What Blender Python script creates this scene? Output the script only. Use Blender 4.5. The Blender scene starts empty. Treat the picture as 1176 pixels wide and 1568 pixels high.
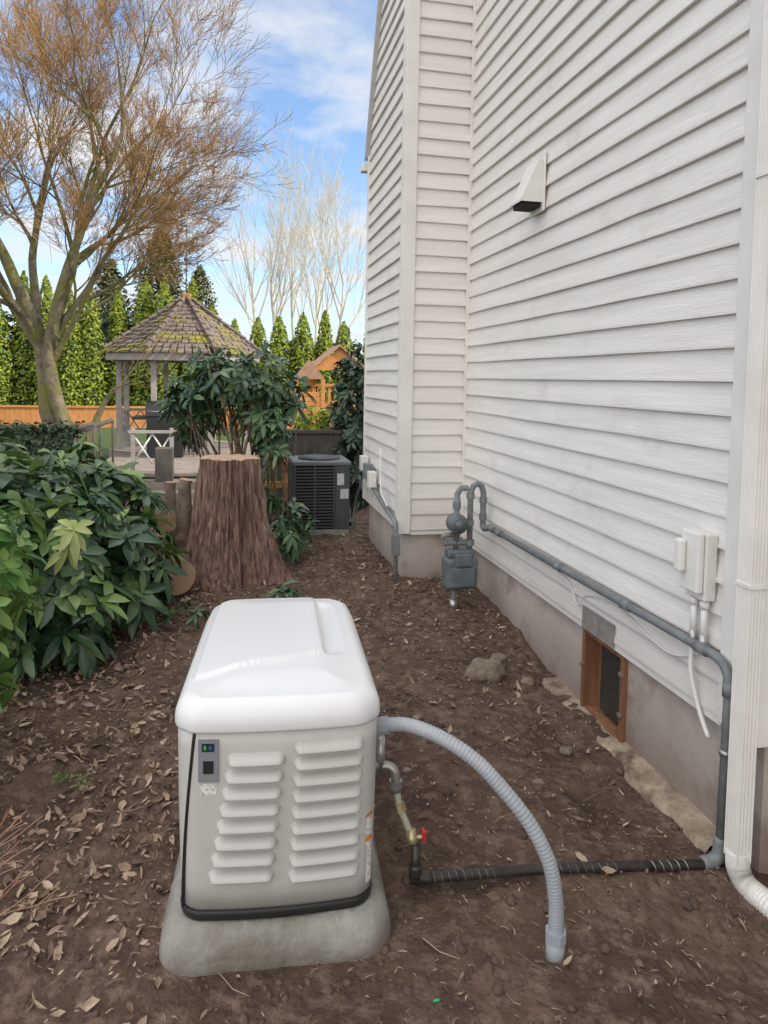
import bpy, math, random
from mathutils import Vector, Matrix, noise
rnd = random.Random(7)
S = bpy.context.scene
# ---------------------------------------------------------------- helpers
def link(o, parent=None):
    S.collection.objects.link(o)
    if parent: o.parent = parent
    return o
def empty(name):
    return link(bpy.data.objects.new(name, None))
def mesh(name, v, f, mat=None, parent=None, smooth=False, mats=None, mi=None):
    me = bpy.data.meshes.new(name)
    me.from_pydata([tuple(p) for p in v], [], f)
    if mats:
        for m in mats: me.materials.append(m)
        if mi: me.polygons.foreach_set('material_index', mi)
    elif mat: me.materials.append(mat)
    if smooth: me.polygons.foreach_set('use_smooth', [True]*len(me.polygons))
    me.update()
    return link(bpy.data.objects.new(name, me), parent)
def bevel(o, w, seg=2):
    m = o.modifiers.new('b', 'BEVEL'); m.width = w; m.segments = seg; m.limit_method = 'ANGLE'
    return o
BF = [(0,1,3,2),(4,6,7,5),(0,4,5,1),(2,3,7,6),(0,2,6,4),(1,5,7,3)]
def box(name, lo, hi, mat, parent=None, bv=0):
    v = [(x,y,z) for x in (lo[0],hi[0]) for y in (lo[1],hi[1]) for z in (lo[2],hi[2])]
    o = mesh(name, v, BF, mat, parent)
    if bv: bevel(o, bv)
    return o
def catmull(pts, n=6):
    P = [Vector(p) for p in pts]; P = [P[0]*2-P[1]] + P + [P[-1]*2-P[-2]]
    out = []
    for i in range(1, len(P)-2):
        a,b,c,d = P[i-1:i+3]
        for k in range(n):
            t = k/n
            out.append(0.5*((2*b)+(c-a)*t+(2*a-5*b+4*c-d)*t*t+(3*b-a-3*c+d)*t**3))
    out.append(P[-2]); return out
def tube_data(pts, rads, sides, V, F, cap=True):
    n0 = len(V); pts = [Vector(p) for p in pts]
    up = None
    for i,p in enumerate(pts):
        t = (pts[min(i+1,len(pts)-1)]-pts[max(i-1,0)])
        if t.length < 1e-9: t = Vector((0,0,1))
        t.normalize()
        if up is None:
            up = t.orthogonal().normalized()
        up = (up - t*up.dot(t))
        if up.length < 1e-6: up = t.orthogonal()
        up.normalize(); w = t.cross(up)
        r = rads[i] if isinstance(rads,(list,tuple)) else rads
        for k in range(sides):
            a = 2*math.pi*k/sides
            V.append(p+up*(math.cos(a)*r)+w*(math.sin(a)*r))
    for i in range(len(pts)-1):
        for k in range(sides):
            a = n0+i*sides+k; b = n0+i*sides+(k+1)%sides
            F.append((a,b,b+sides,a+sides))
    if cap:
        F.append(tuple(n0+k for k in range(sides))[::-1])
        F.append(tuple(n0+(len(pts)-1)*sides+k for k in range(sides)))
def tube(name, pts, r, mat, parent=None, sides=14, smooth=True, cm=0):
    if cm: pts = catmull(pts, cm)
    V,F = [],[]; tube_data(pts, r, sides, V, F)
    return mesh(name, V, F, mat, parent, smooth)
def rrect(a, b, r, n=10, sub=12):
    pts = []
    for cx,cy,a0 in ((a-r,b-r,0),(-(a-r),b-r,90),(-(a-r),-(b-r),180),(a-r,-(b-r),270)):
        for k in range(n+1):
            t = math.radians(a0+90*k/n); pts.append((cx+r*math.cos(t), cy+r*math.sin(t)))
    out = []
    for i,p in enumerate(pts):
        out.append(p); q = pts[(i+1)%len(pts)]
        if (i % (n+1)) == n:
            for k in range(1,sub): out.append((p[0]+(q[0]-p[0])*k/sub, p[1]+(q[1]-p[1])*k/sub))
    return out
def loft(rings, captop=True, capbot=True):
    V,F = [],[]; n = len(rings[0])
    for r in rings: V += r
    for i in range(len(rings)-1):
        for k in range(n):
            a = i*n+k; b = i*n+(k+1)%n
            F.append((a,b,b+n,a+n))
    if capbot: F.append(tuple(range(n))[::-1])
    if captop: F.append(tuple((len(rings)-1)*n+k for k in range(n)))
    return V,F
def ss(a,b,x):
    t = min(1,max(0,(x-a)/(b-a))); return t*t*(3-2*t)
# ---------------------------------------------------------------- materials
def mat(name, c1, c2=None, scale=5, rough=.7, bump=0, bscale=40, metal=0, stretch=(1,1,1), detail=6,
        island=None, lo=.35, hi=.65, c3=None, s3=1.0, bdist=.01, spec=.5, trans=0, p3=(.5,.68), zdirt=None):
    m = bpy.data.materials.new(name); m.use_nodes = True
    N = m.node_tree.nodes; L = m.node_tree.links; B = N['Principled BSDF']
    B.inputs['Roughness'].default_value = rough; B.inputs['Metallic'].default_value = metal
    B.inputs['Specular IOR Level'].default_value = spec
    tc = N.new('ShaderNodeTexCoord'); mp = N.new('ShaderNodeMapping'); mp.inputs['Scale'].default_value = stretch
    L.new(tc.outputs['Object'], mp.inputs[0])
    B.inputs['Base Color'].default_value = (*c1,1)
    if island:
        g = N.new('ShaderNodeNewGeometry'); cr = N.new('ShaderNodeValToRGB')
        els = cr.color_ramp.elements
        els[0].color = (*island[0],1); els[1].color = (*island[-1],1)
        for i,c in enumerate(island[1:-1]):
            e = els.new((i+1)/(len(island)-1)); e.color = (*c,1)
        L.new(g.outputs['Random Per Island'], cr.inputs[0]); L.new(cr.outputs[0], B.inputs['Base Color'])
    elif c2:
        n = N.new('ShaderNodeTexNoise'); n.inputs['Scale'].default_value = scale; n.inputs['Detail'].default_value = detail
        n.inputs['Roughness'].default_value = .65
        cr = N.new('ShaderNodeValToRGB'); e = cr.color_ramp.elements
        e[0].position = lo; e[1].position = hi; e[0].color = (*c1,1); e[1].color = (*c2,1)
        L.new(mp.outputs[0], n.inputs[0]); L.new(n.outputs[0], cr.inputs[0])
        out = cr.outputs[0]
        if c3:
            n3 = N.new('ShaderNodeTexNoise'); n3.inputs['Scale'].default_value = s3; n3.inputs['Detail'].default_value = 7; n3.inputs['Roughness'].default_value = .65
            r3 = N.new('ShaderNodeValToRGB'); r3.color_ramp.elements[0].position=p3[0]; r3.color_ramp.elements[1].position=p3[1]
            mx = N.new('ShaderNodeMixRGB'); mx.inputs[2].default_value = (*c3,1)
            L.new(tc.outputs['Object'], n3.inputs[0]); L.new(n3.outputs[0], r3.inputs[0]); L.new(r3.outputs[0], mx.inputs[0]); L.new(out, mx.inputs[1])
            out = mx.outputs[0]
        if zdirt:  # (z0,z1,color,amount): soil splash near the ground
            sp = N.new('ShaderNodeSeparateXYZ'); L.new(tc.outputs['Object'], sp.inputs[0])
            nd = N.new('ShaderNodeTexNoise'); nd.inputs['Scale'].default_value=5; nd.inputs['Detail'].default_value=7; L.new(tc.outputs['Object'], nd.inputs[0])
            a1 = N.new('ShaderNodeMath'); a1.operation='MULTIPLY_ADD'; a1.inputs[1].default_value=-.35; L.new(nd.outputs[0], a1.inputs[0]); L.new(sp.outputs[2], a1.inputs[2])
            mr_ = N.new('ShaderNodeMapRange'); mr_.inputs[1].default_value=zdirt[1]-.17; mr_.inputs[2].default_value=zdirt[0]-.17; mr_.inputs[4].default_value=zdirt[3]; L.new(a1.outputs[0], mr_.inputs[0])
            mz = N.new('ShaderNodeMixRGB'); mz.inputs[2].default_value=(*zdirt[2],1); L.new(mr_.outputs[0], mz.inputs[0]); L.new(out, mz.inputs[1]); out = mz.outputs[0]
        L.new(out, B.inputs['Base Color'])
    if bump:
        nb = N.new('ShaderNodeTexNoise'); nb.inputs['Scale'].default_value = bscale; nb.inputs['Detail'].default_value = 8
        bp = N.new('ShaderNodeBump'); bp.inputs['Strength'].default_value = bump; bp.inputs['Distance'].default_value = bdist
        L.new(mp.outputs[0], nb.inputs[0]); L.new(nb.outputs[0], bp.inputs['Height']); L.new(bp.outputs[0], B.inputs['Normal'])
    if trans:
        t = N.new('ShaderNodeBsdfTranslucent'); a = N.new('ShaderNodeMixShader'); a.inputs[0].default_value = trans
        src = B.inputs['Base Color'].links
        if src: L.new(src[0].from_socket, t.inputs[0])
        L.new(B.outputs[0], a.inputs[1]); L.new(t.outputs[0], a.inputs[2]); L.new(a.outputs[0], N['Material Output'].inputs[0])
    return m
M = {}
M['siding'] = mat('siding_paint', (.70,.68,.65), (.80,.78,.75), 4, .55, .5, 30, stretch=(6,.35,6), c3=(.60,.57,.53), s3=2.3, bdist=.006, p3=(.56,.8), zdirt=(.42,.75,(.50,.45,.39),.35))
M['siding2'] = mat('siding_paint_cross', (.71,.69,.66), (.80,.78,.75), 3, .55, .4, 30, stretch=(.35,6,6), bdist=.005, zdirt=(.5,.85,(.50,.45,.39),.4))
M['trim'] = mat('white_trim', (.70,.685,.66), (.79,.775,.75), 4, .5, .1, 60)
M['found'] = mat('foundation_concrete', (.42,.365,.33), (.58,.52,.48), 2.5, .9, .5, 25, c3=(.30,.23,.185), s3=2.6, zdirt=(-.05,.26,(.19,.13,.095),.7))
M['footing'] = mat('footing_concrete', (.22,.165,.12), (.46,.38,.29), 9, .95, .9, 30, bdist=.02, c3=(.12,.08,.055), s3=6)
M['padc'] = mat('pad_concrete', (.23,.23,.205), (.36,.36,.33), 6, .9, .6, 50, c3=(.17,.155,.125), s3=4, zdirt=(-.01,.08,(.13,.095,.07),.6))
M['gen'] = mat('generator_enclosure', (.50,.50,.48), (.52,.52,.50), 2, .38, .03, 300, c3=(.46,.455,.43), s3=3)
M['lid'] = mat('generator_lid', (.72,.73,.75), (.75,.76,.78), 2, .30, .03, 300)
M['black'] = mat('black_rubber', (.015,.015,.016), rough=.5)
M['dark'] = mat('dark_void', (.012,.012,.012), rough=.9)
M['pgrey'] = mat('panel_grey', (.22,.23,.26), rough=.4)
M['label'] = mat('label_white', (.75,.75,.74), (.35,.35,.35), 120, .5, lo=.45, hi=.62)
M['orange'] = mat('label_orange', (.75,.22,.03), rough=.5)
M['green'] = mat('green_plastic', (.02,.45,.15), rough=.4)
M['blue'] = mat('blue_plastic', (.02,.10,.5), rough=.4)
M['conduit'] = mat('grey_conduit', (.31,.34,.38), (.37,.40,.44), 8, .45)
M['gpipe'] = mat('grey_pipe', (.14,.155,.165), (.22,.235,.24), 12, .55, .1, 80)
M['meter'] = mat('meter_grey', (.09,.115,.13), (.15,.18,.195), 10, .5, .1, 80)
M['bpipe'] = mat('black_wrap_pipe', (.012,.012,.013), (.05,.045,.04), 25, .35)
M['metal'] = mat('galvanised_steel', (.35,.34,.33), (.5,.5,.48), 20, .4, metal=.8)
M['brass'] = mat('brass_valve', (.42,.36,.16), (.5,.45,.3), 20, .4, metal=.7)
M['red'] = mat('red_handle', (.6,.02,.03), rough=.4)
M['wood'] = mat('frame_wood', (.17,.075,.04), (.29,.145,.075), 10, .7, .3, 40, stretch=(1,1,.2))
M['soil'] = mat('soil', (.066,.043,.032), (.135,.090,.066), 2.2, .95, 1.0, 28, c3=(.19,.135,.104), s3=13, bdist=.03, spec=.2, p3=(.48,.66))
M['bark'] = mat('stump_bark', (.08,.05,.04), (.36,.24,.19), 14, .9, .9, 30, stretch=(3,3,.35), bdist=.02, spec=.2)
M['cut'] = mat('cut_wood', (.36,.23,.15), (.48,.34,.24), 14, .8, .3, 40)
M['log'] = mat('log_bark', (.15,.105,.08), (.28,.215,.16), 12, .9, .6, 30)
M['tbark'] = mat('tree_bark', (.075,.06,.045), (.24,.20,.145), 7, .9, .8, 14, c3=(.15,.15,.04), s3=3, bdist=.03, p3=(.42,.6))
M['twig'] = mat('twig', (.30,.165,.06), island=[(.17,.11,.055),(.34,.20,.075),(.45,.26,.09)], rough=.8)
M['ptwig'] = mat('pale_twig', (.38,.34,.28), island=[(.45,.41,.33),(.68,.63,.53)], rough=.8)
M['shtwig'] = mat('shrub_twig', (.34,.19,.13), rough=.7)
M['stem'] = mat('shrub_stem', (.12,.08,.05), (.2,.14,.09), 10, .8)
M['rhodo'] = mat('rhododendron_leaf', (.04,.1,.03), island=[(.022,.055,.03),(.035,.085,.04),(.06,.125,.05),(.12,.20,.07)], rough=.30, trans=.12)
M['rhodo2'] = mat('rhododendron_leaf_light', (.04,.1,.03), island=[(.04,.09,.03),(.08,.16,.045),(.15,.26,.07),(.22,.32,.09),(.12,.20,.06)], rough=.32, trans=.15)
M['laurel'] = mat('laurel_leaf', (.04,.1,.03), island=[(.05,.13,.035),(.10,.22,.05),(.16,.30,.07),(.20,.30,.07)], rough=.36, trans=.2)
M['yleaf'] = mat('yellow_leaf', (.3,.4,.1), island=[(.32,.38,.13),(.42,.47,.18)], rough=.4, trans=.2)
M['ivy'] = mat('dark_leaf', (.02,.05,.02), island=[(.010,.022,.014),(.022,.05,.025),(.03,.07,.03)], rough=.35)
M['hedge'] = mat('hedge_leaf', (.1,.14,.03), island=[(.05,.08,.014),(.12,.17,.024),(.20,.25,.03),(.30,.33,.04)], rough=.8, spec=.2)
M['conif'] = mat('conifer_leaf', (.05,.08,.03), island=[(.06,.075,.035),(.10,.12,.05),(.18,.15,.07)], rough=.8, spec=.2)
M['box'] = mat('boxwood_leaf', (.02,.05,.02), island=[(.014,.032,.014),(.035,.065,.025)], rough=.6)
M['litter'] = mat('leaf_litter', (.2,.1,.1), island=[(.12,.078,.056),(.23,.16,.115),(.36,.265,.195),(.46,.36,.275),(.27,.19,.14)], rough=.8, spec=.25)
M['debris'] = mat('wood_debris', (.2,.1,.1), island=[(.12,.085,.06),(.22,.165,.12),(.36,.285,.215)], rough=.9)
M['stone'] = mat('stone', (.15,.115,.085), (.28,.23,.175), 9, .9, .5, 30)
M['shingle'] = mat('mossy_shingle', (.14,.11,.095), (.25,.205,.175), 9, .95, .7, 20, c3=(.27,.25,.03), s3=2.2, bdist=.03, p3=(.47,.62))
M['shingle2'] = mat('shingle', (.14,.11,.10), (.24,.20,.175), 12, .95, .7, 20, bdist=.03)
M['gpaint'] = mat('gazebo_paint', (.30,.265,.255), (.43,.39,.375), 6, .7)
M['gdark'] = mat('gazebo_dark_wood', (.06,.055,.05), (.11,.10,.09), 6, .8)
M['deck'] = mat('deck_wood', (.20,.165,.14), (.31,.265,.23), 6, .8)
M['cedar'] = mat('orange_cedar', (.50,.20,.06), (.62,.29,.10), 5, .7, .2, 30)
M['croof'] = mat('playset_roof', (.30,.17,.11), (.42,.25,.17), 6, .8)
M['ac'] = mat('ac_grey', (.060,.066,.072), (.09,.095,.10), 6, .5)
M['grill'] = mat('grill_black', (.02,.021,.023), rough=.35)
M['actop'] = mat('ac_top', (.15,.16,.17), rough=.5)
M['vanemat'] = mat('vane_metal', (.10,.13,.12), rough=.6)
M['yellow'] = mat('yellow_plastic', (.75,.55,.04), rough=.5)
M['fascia'] = mat('fascia_paint', (.45,.45,.45), rough=.6)
# ---------------------------------------------------------------- ground
def gh(x, y):
    z = .10*ss(2.8,5.2,y) - .022*(1-ss(1.9,2.7,y))
    z -= .055*ss(1.15,1.6,x)*(1-ss(3.6,4.8,y))
    z += .02*ss(-.4,-1.2,x)
    w = 1-ss(.30,.55,max(abs(x-.15)-.16, abs(y-2.64)-.42))
    n = .034*noise.noise(Vector((x*1.7,y*1.7,0)))+.022*noise.noise(Vector((x*6,y*6,3)))+.013*noise.noise(Vector((x*17,y*17,5)))
    far = 1-ss(15,60,abs(y)+abs(x))
    return z + n*(1-.85*w)*far
def axis(a,b,step,ends):
    l=[]; t=a
    while t<=b: l.append(t); t+=step
    s=step; p=a; lo=[]
    while p>ends[0]: s*=1.35; p-=s; lo.append(p)
    s=step; p=l[-1]; hi=[]
    while p<ends[1]: s*=1.35; p+=s; hi.append(p)
    return lo[::-1]+l+hi
xs = axis(-3,2.2,.024,(-500,500)); ys = axis(1.0,8,.028,(-500,500))
V=[(x,y,gh(x,y)) for y in ys for x in xs]; nx=len(xs)
F=[(j*nx+i,j*nx+i+1,(j+1)*nx+i+1,(j+1)*nx+i) for j in range(len(ys)-1) for i in range(nx-1)]
gm = M['soil']; N=gm.node_tree.nodes; L=gm.node_tree.links; B=N['Principled BSDF']
src = B.inputs['Base Color'].links[0].from_socket
sep=N.new('ShaderNodeSeparateXYZ'); tc=N.new('ShaderNodeTexCoord'); L.new(tc.outputs['Object'],sep.inputs[0])
mr=N.new('ShaderNodeMapRange'); mr.inputs[1].default_value=9.5; mr.inputs[2].default_value=11; L.new(sep.outputs[1],mr.inputs[0])
mx=N.new('ShaderNodeMixRGB'); mx.inputs[2].default_value=(.06,.09,.03,1); L.new(mr.outputs[0],mx.inputs[0]); L.new(src,mx.inputs[1]); L.new(mx.outputs[0],B.inputs['Base Color'])
mesh('ground', V, F, gm, smooth=True)
# ---------------------------------------------------------------- leaf litter
def onpad(x,y): return abs(x-.16)<.36 and abs(y-2.64)<.65
def litter(name, count, smin, smax, material, dens):
    V,F=[],[]; c=0; tries=0
    while c<count and tries<count*30:
        tries+=1
        x=rnd.uniform(-3.2,1.8); y=rnd.uniform(.9,7.5)
        if rnd.random()>dens(x,y): continue
        if onpad(x,y): continue
        s=smin+(smax-smin)*rnd.random()**1.8; a=rnd.uniform(0,6.28)
        z=gh(x,y)+.004+rnd.random()*.012
        tilt=Matrix.Rotation(rnd.gauss(0,.5),3,'X')@Matrix.Rotation(rnd.gauss(0,.5),3,'Y')
        R=Matrix.Rotation(a,3,'Z')@tilt
        w=s*rnd.uniform(.25,.6); cu=rnd.uniform(-.3,.7)*s
        j=lambda: rnd.uniform(.6,1.2)
        loc=[(-s,0,cu*.8),(-s*.35*j(),w*j(),cu*.3+.3*w),(-s*.35,0,0),(-s*.35,-w*j(),cu*.3+.2*w),(s*.4*j(),w*.8*j(),.4*w),(s*.4,0,0),(s*.4,-w*.8*j(),.35*w),(s,rnd.uniform(-.3,.3)*s,cu*.7)]
        n=len(V); o=Vector((x,y,z))
        V += [o+R@Vector(p) for p in loc]
        F += [(n,n+2,n+1),(n,n+3,n+2),(n+1,n+2,n+5,n+4),(n+2,n+3,n+6,n+5),(n+4,n+5,n+7),(n+5,n+6,n+7)]
        c+=1
    return mesh(name,V,F,material)
def dens(x,y):
    n=noise.noise(Vector((x*1.9+5,y*1.9,1)))*.5+.5
    n2=noise.noise(Vector((x*6,y*6,9)))*.5+.5
    left=ss(.05,-.5,x)
    d=.03+ .95*left*ss(.38,.54,n*.6+n2*.4+.10) + .10*ss(.5,.75,n2)*(1-left)+.10*ss(3,4.5,y)+.14*ss(1.25,1.55,x)*ss(2.8,3.3,y)
    if y<2.1: d*=.45
    return min(1,d)
litter('leaf_litter', 14500, .008, .034, M['litter'], dens)
litter('leaf_crumbs', 5500, .004, .012, M['litter'], lambda x,y: (.25+.75*ss(.45,.6,noise.noise(Vector((x*3,y*3,4)))*.5+.5))*ss(-1.8,-.9,x)*(.4 if y<2 else 1))
V,F=[],[]
for i in range(5500):
    x=rnd.uniform(-2.5,1.78); y=rnd.uniform(.9,6.8)
    if onpad(x,y): continue
    l=rnd.uniform(.006,.03) if rnd.random()<.93 else rnd.uniform(.04,.13)
    a=rnd.uniform(0,6.28); z=gh(x,y)+.006
    d=Vector((math.cos(a),math.sin(a),rnd.uniform(-.1,.25)))*l
    p=Vector((x,y,z)); r=rnd.uniform(.0009,.0024)
    tube_data([p-d*.5+Vector((0,0,.003)),p+Vector((rnd.gauss(0,.1)*l,rnd.gauss(0,.1)*l,.004)),p+d*.5],[r,r,r*.6],3,V,F,False)
mesh('twig_debris',V,F,M['debris'])
V,F=[],[]
for i in range(3800):
    x=rnd.uniform(-2.2,1.75); y=rnd.uniform(1.0,6.2)
    if onpad(x,y): continue
    r=.004+.022*rnd.random()**3; n=len(V); o=Vector((x,y,gh(x,y)))
    for p in ((1,0,0),(0,1,0),(-1,0,0),(0,-1,0),(0,0,.9),(.6,.6,.4),(-.6,.6,.4),(-.6,-.6,.4),(.6,-.6,.4)):
        V.append(o+Vector(p)*r*rnd.uniform(.7,1.2))
    F += [(n,n+1,n+5),(n+1,n+2,n+6),(n+2,n+3,n+7),(n+3,n,n+8),(n+5,n+1,n+6),(n+6,n+2,n+7),(n+7,n+3,n+8),(n+8,n,n+5),
          (n+4,n+5,n+6),(n+4,n+6,n+7),(n+4,n+7,n+8),(n+4,n+8,n+5)]
mesh('soil_clods',V,F,mat('clod_soil',(.066,.043,.032),(.15,.105,.078),6,.95,.6,40),smooth=True)
def rock(name,c,r,sq,material,seed=0,sub=4):
    import bmesh
    bm=bmesh.new(); bmesh.ops.create_icosphere(bm,subdivisions=sub,radius=1)
    for v in bm.verts:
        d=1+.28*noise.noise(v.co*1.4+Vector((seed,0,0)))+.1*noise.noise(v.co*4+Vector((seed,3,0)))
        v.co=Vector((v.co.x*d*sq[0],v.co.y*d*sq[1],v.co.z*d*sq[2]))*r+Vector(c)
    me=bpy.data.meshes.new(name); bm.to_mesh(me); bm.free(); me.materials.append(material)
    me.polygons.foreach_set('use_smooth',[True]*len(me.polygons))
    return link(bpy.data.objects.new(name,me))
rock('rock',(1.42,3.75,gh(1.42,3.75)+.03),.095,(1.1,.9,.85),M['stone'],2)
for (a,b,r,s) in ((1.60,4.0,.05,4),(1.66,3.7,.04,5),(.9,3.3,.022,6),(1.3,2.75,.025,7),(.75,2.9,.018,9),(1.55,3.0,.03,11)):
    rock('rock',(a,b,gh(a,b)+.005),r,(1.1,.9,.6),M['stone'],s,3)
# ---------------------------------------------------------------- house
H = empty('house')
PITCH=.127
def siding(name, axis_, c, a0, a1, z0, z1, sgn, m, endf=None, lip=.022):
    V,F=[],[]; z=z0
    while z<z1:
        zt=min(z+PITCH,z1); e0=a1 if not endf else endf(z); e1=a1 if not endf else endf(zt)
        if e0<=a0: break
        segs=max(1,int((e0-a0)/.35)); n=len(V)
        jit=[rnd.gauss(0,.0016) for _ in range(segs+1)]; lj=rnd.uniform(-.003,.003)
        for i in range(segs+1):
            t=i/segs; p0=a0+(e0-a0)*t; p1=a0+(max(e1,a0)-a0)*t; q=lj+rnd.uniform(-.001,.001)
            prof=[(p0,c,z+.0+jit[i]),(p0,c-lip-q,z+jit[i]),(p0,c-lip-q,z+.010+jit[i]),(p1,c-.001,zt+.004)]
            for (s,o,zz) in prof:
                V.append((o,s,zz) if axis_=='y' else (s,o,zz))
        for i in range(segs):
            for j in range(3):
                a=n+i*4+j; F.append((a,a+1,a+5,a+4))
        z+=PITCH
    return mesh(name,V,F,m,H)
ZT=6.4
YC=2.13     # near corner of the main wall
siding('main_siding','y',1.83,YC+.15,5.385,.44,ZT,1,M['siding'])
siding('return_siding','x',5.40,1.37,1.83,.50,ZT,1,M['siding2'])
rake=lambda z: 6.92 if z<3.9 else 6.92-(z-3.9)*.45
siding('rear_siding','y',1.31,5.46,6.92,.50,ZT,1,M['siding'],endf=rake)
siding('front_siding','y',1.93,-7,YC-.05,.40,ZT,1,M['siding'])
box('corner_board',(1.795,YC,.43),(1.83,YC+.155,ZT),M['trim'],H,.004)
box('corner_board_return',(1.80,YC-.05,.43),(1.93,YC-.002,ZT),M['trim'],H,.004)
box('outer_corner_board_a',(1.280,5.365,.48),(1.375,5.40,ZT),M['trim'],H,.004)
box('outer_corner_board_b',(1.277,5.403,.48),(1.31,5.48,ZT),M['trim'],H,.004)
box('inner_corner_board',(1.795,5.350,.44),(1.829,5.383,ZT),M['trim'],H,.003)
box('skirt_main',(1.815,YC+.16,.405),(1.855,5.38,.438),M['trim'],H,.003)
box('skirt_return',(1.38,5.385,.465),(1.80,5.43,.498),M['trim'],H,.003)
V=[]
for x in (1.255,5):
    for (y,z) in ((6.93,3.84),(6.99,3.82),(6.99-.45*2.6,6.48),(6.93-.45*2.6,6.48)): V.append((x,y,z))
mesh('rake_board',V,[(0,1,2,3),(7,6,5,4),(0,4,5,1),(1,5,6,2),(2,6,7,3),(3,7,4,0)],M['fascia'],H)
box('rear_gutter',(1.23,6.97,3.72),(5,7.06,3.80),M['trim'],H,.01)
box('rear_corner_board',(1.28,6.90,.5),(1.32,6.95,3.85),M['trim'],H,.004)
box('core_front',(1.96,-7,-.4),(11,YC-.01,6.6),M['trim'],H)
box('core_main',(1.90,YC+.01,.46),(11,5.6,6.6),M['trim'],H)
V=[];prf=[(5.45,.46),(6.9,.46),(6.9,3.88),(6.9-.45*2.6,6.5),(5.45,6.5)]
for x in (1.34,9): V+=[(x,y,z) for y,z in prf]
mesh('core_rear',V,[(0,1,2,3,4),(9,8,7,6,5)]+[(i,i+5,(i+1)%5+5,(i+1)%5) for i in range(5)],M['trim'],H)
V=[(1.45,-7.4,6.55),(1.45,5.9,6.55),(6.4,5.9,9.0),(6.4,-7.4,9.0),(11.4,5.9,6.55),(11.4,-7.4,6.55)]
V+= [(x,y,z-.15) for x,y,z in V]
mesh('roof',V,[(0,1,2,3),(3,2,4,5),(6,9,8,7),(9,11,10,8),(0,3,9,6),(3,5,11,9),(1,7,8,2),(2,8,10,4),(0,6,7,1),(4,10,11,5)],M['shingle2'],H)
fx0,fx1=1.86,2.06; oy0,oy1,oz0,oz1=3.00,3.41,-.06,.40
box('foundation_a',(fx0,YC-.02,-.4),(fx1,oy0,.45),M['found'],H)
box('foundation_b',(fx0,oy1,-.4),(fx1,5.5,.45),M['found'],H)
box('foundation_c',(fx0,oy0,-.4),(fx1,oy1,oz0),M['found'],H)
box('foundation_d',(fx0,oy0,oz1),(fx1,oy1,.45),M['found'],H)
box('foundation_return',(1.34,5.44,-.3),(1.858,5.64,.50),M['found'],H)
box('foundation_rear',(1.343,5.645,-.3),(1.54,6.9,.50),M['found'],H)
box('foundation_front',(1.945,-7,-.4),(2.1,YC-.03,.42),M['found'],H)
CV=M['wood']
box('vent_frame_l',(1.835,oy1-.03,oz0),(1.99,oy1,oz1),CV,H,.003)
box('vent_frame_r',(1.835,oy0,oz0),(1.99,oy0+.03,oz1),CV,H,.003)
box('vent_frame_t',(1.838,oy0+.031,oz1-.03),(1.99,oy1-.031,oz1),CV,H,.003)
box('vent_frame_b',(1.838,oy0+.031,oz0),(1.99,oy1-.031,oz0+.035),CV,H,.003)
box('vent_inner_board',(1.92,3.30,oz0+.036),(1.935,oy1-.031,oz1-.031),CV,H,.002)
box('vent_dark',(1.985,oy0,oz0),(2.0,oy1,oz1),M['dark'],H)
box('vent_screen',(1.885,oy0+.035,.0),(1.895,3.295,.368),mat('screen',(.022,.022,.022),(.06,.058,.055),60,.35),H,.002)
for yy,zz in ((oy0+.015,.1),(oy0+.015,.3),(oy1-.015,.2)):
    box('vent_latch',(1.822,yy-.012,zz-.01),(1.836,yy+.012,zz+.01),M['metal'],H,.002)
box('dark_patch',(1.803,3.05,.415),(1.810,3.36,.53),mat('patch',(.20,.18,.165),(.30,.27,.25),20,.9),H)
V,F=[],[]
n=70
for i in range(n+1):
    y=2.25+(4.35-2.25)*i/n
    e=1.765+.035*noise.noise(Vector((y*3,0,0)))+.025*noise.noise(Vector((y*11,0,0)))-.02
    zt=-.035+.015*noise.noise(Vector((y*5,1,0)))
    V+=[(e-.02,y,-.2),(e-.005+.01*noise.noise(Vector((y*20,5,0))),y,zt-.03),(e+.02,y,zt),(1.82,y,zt+.018*noise.noise(Vector((y*13,7,1)))),(1.87,y,zt+.01)]
for i in range(n):
    for j in range(4): a=i*5+j; F.append((a,a+5,a+6,a+1))
mesh('footing',V,F,M['footing'],H,True)
dx,dy=1.768,YC-.02
w,d=.033,.027
prof=[]
for k in range(41):
    t=-w+2*w*k/40; prof.append((-d-.003*math.cos(k/40*math.pi*10), -t))
for k in range(41):
    t=-d+2*d*k/40; prof.append((t,-w-.0028*math.cos(k/40*math.pi*8)))
prof += [(d,w),(-d,w)]
V,F=loft([[(dx+a,dy+b,z) for a,b in prof] for z in (.015,1.9,2.95)]); mesh('downspout',V,F,M['trim'],H)
V,F=loft([[(dx+a*1.05+ox,dy+b*1.05+oy,z) for a,b in prof] for z,ox,oy in ((2.93,0,0),(3.02,.0,-.01),(3.12,.02,-.05),(3.3,.05,-.14))]); mesh('downspout_elbow',V,F,M['trim'],H)
for zz in (1.0,2.4): box('downspout_strap',(dx-.033,dy-.04,zz),(dx+.04,dy+.04,zz+.012),M['trim'],H)
pts=catmull([(dx,dy,.04),(dx,dy-.01,-.02),(dx+.005,dy-.05,-.055),(dx+.02,dy-.14,-.06),(dx+.04,dy-.42,-.065),(dx+.07,dy-.8,-.065)],22)
V,F=[],[]; tube_data(pts,[.036+.005*(i%2) for i in range(len(pts))],16,V,F); mesh('downspout_shoe',V,F,M['trim'],H)
vy,vz=4.08,2.86
box('hood_plate',(1.792,vy-.10,vz-.15),(1.806,vy+.10,vz+.20),M['trim'],H,.004)
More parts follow.
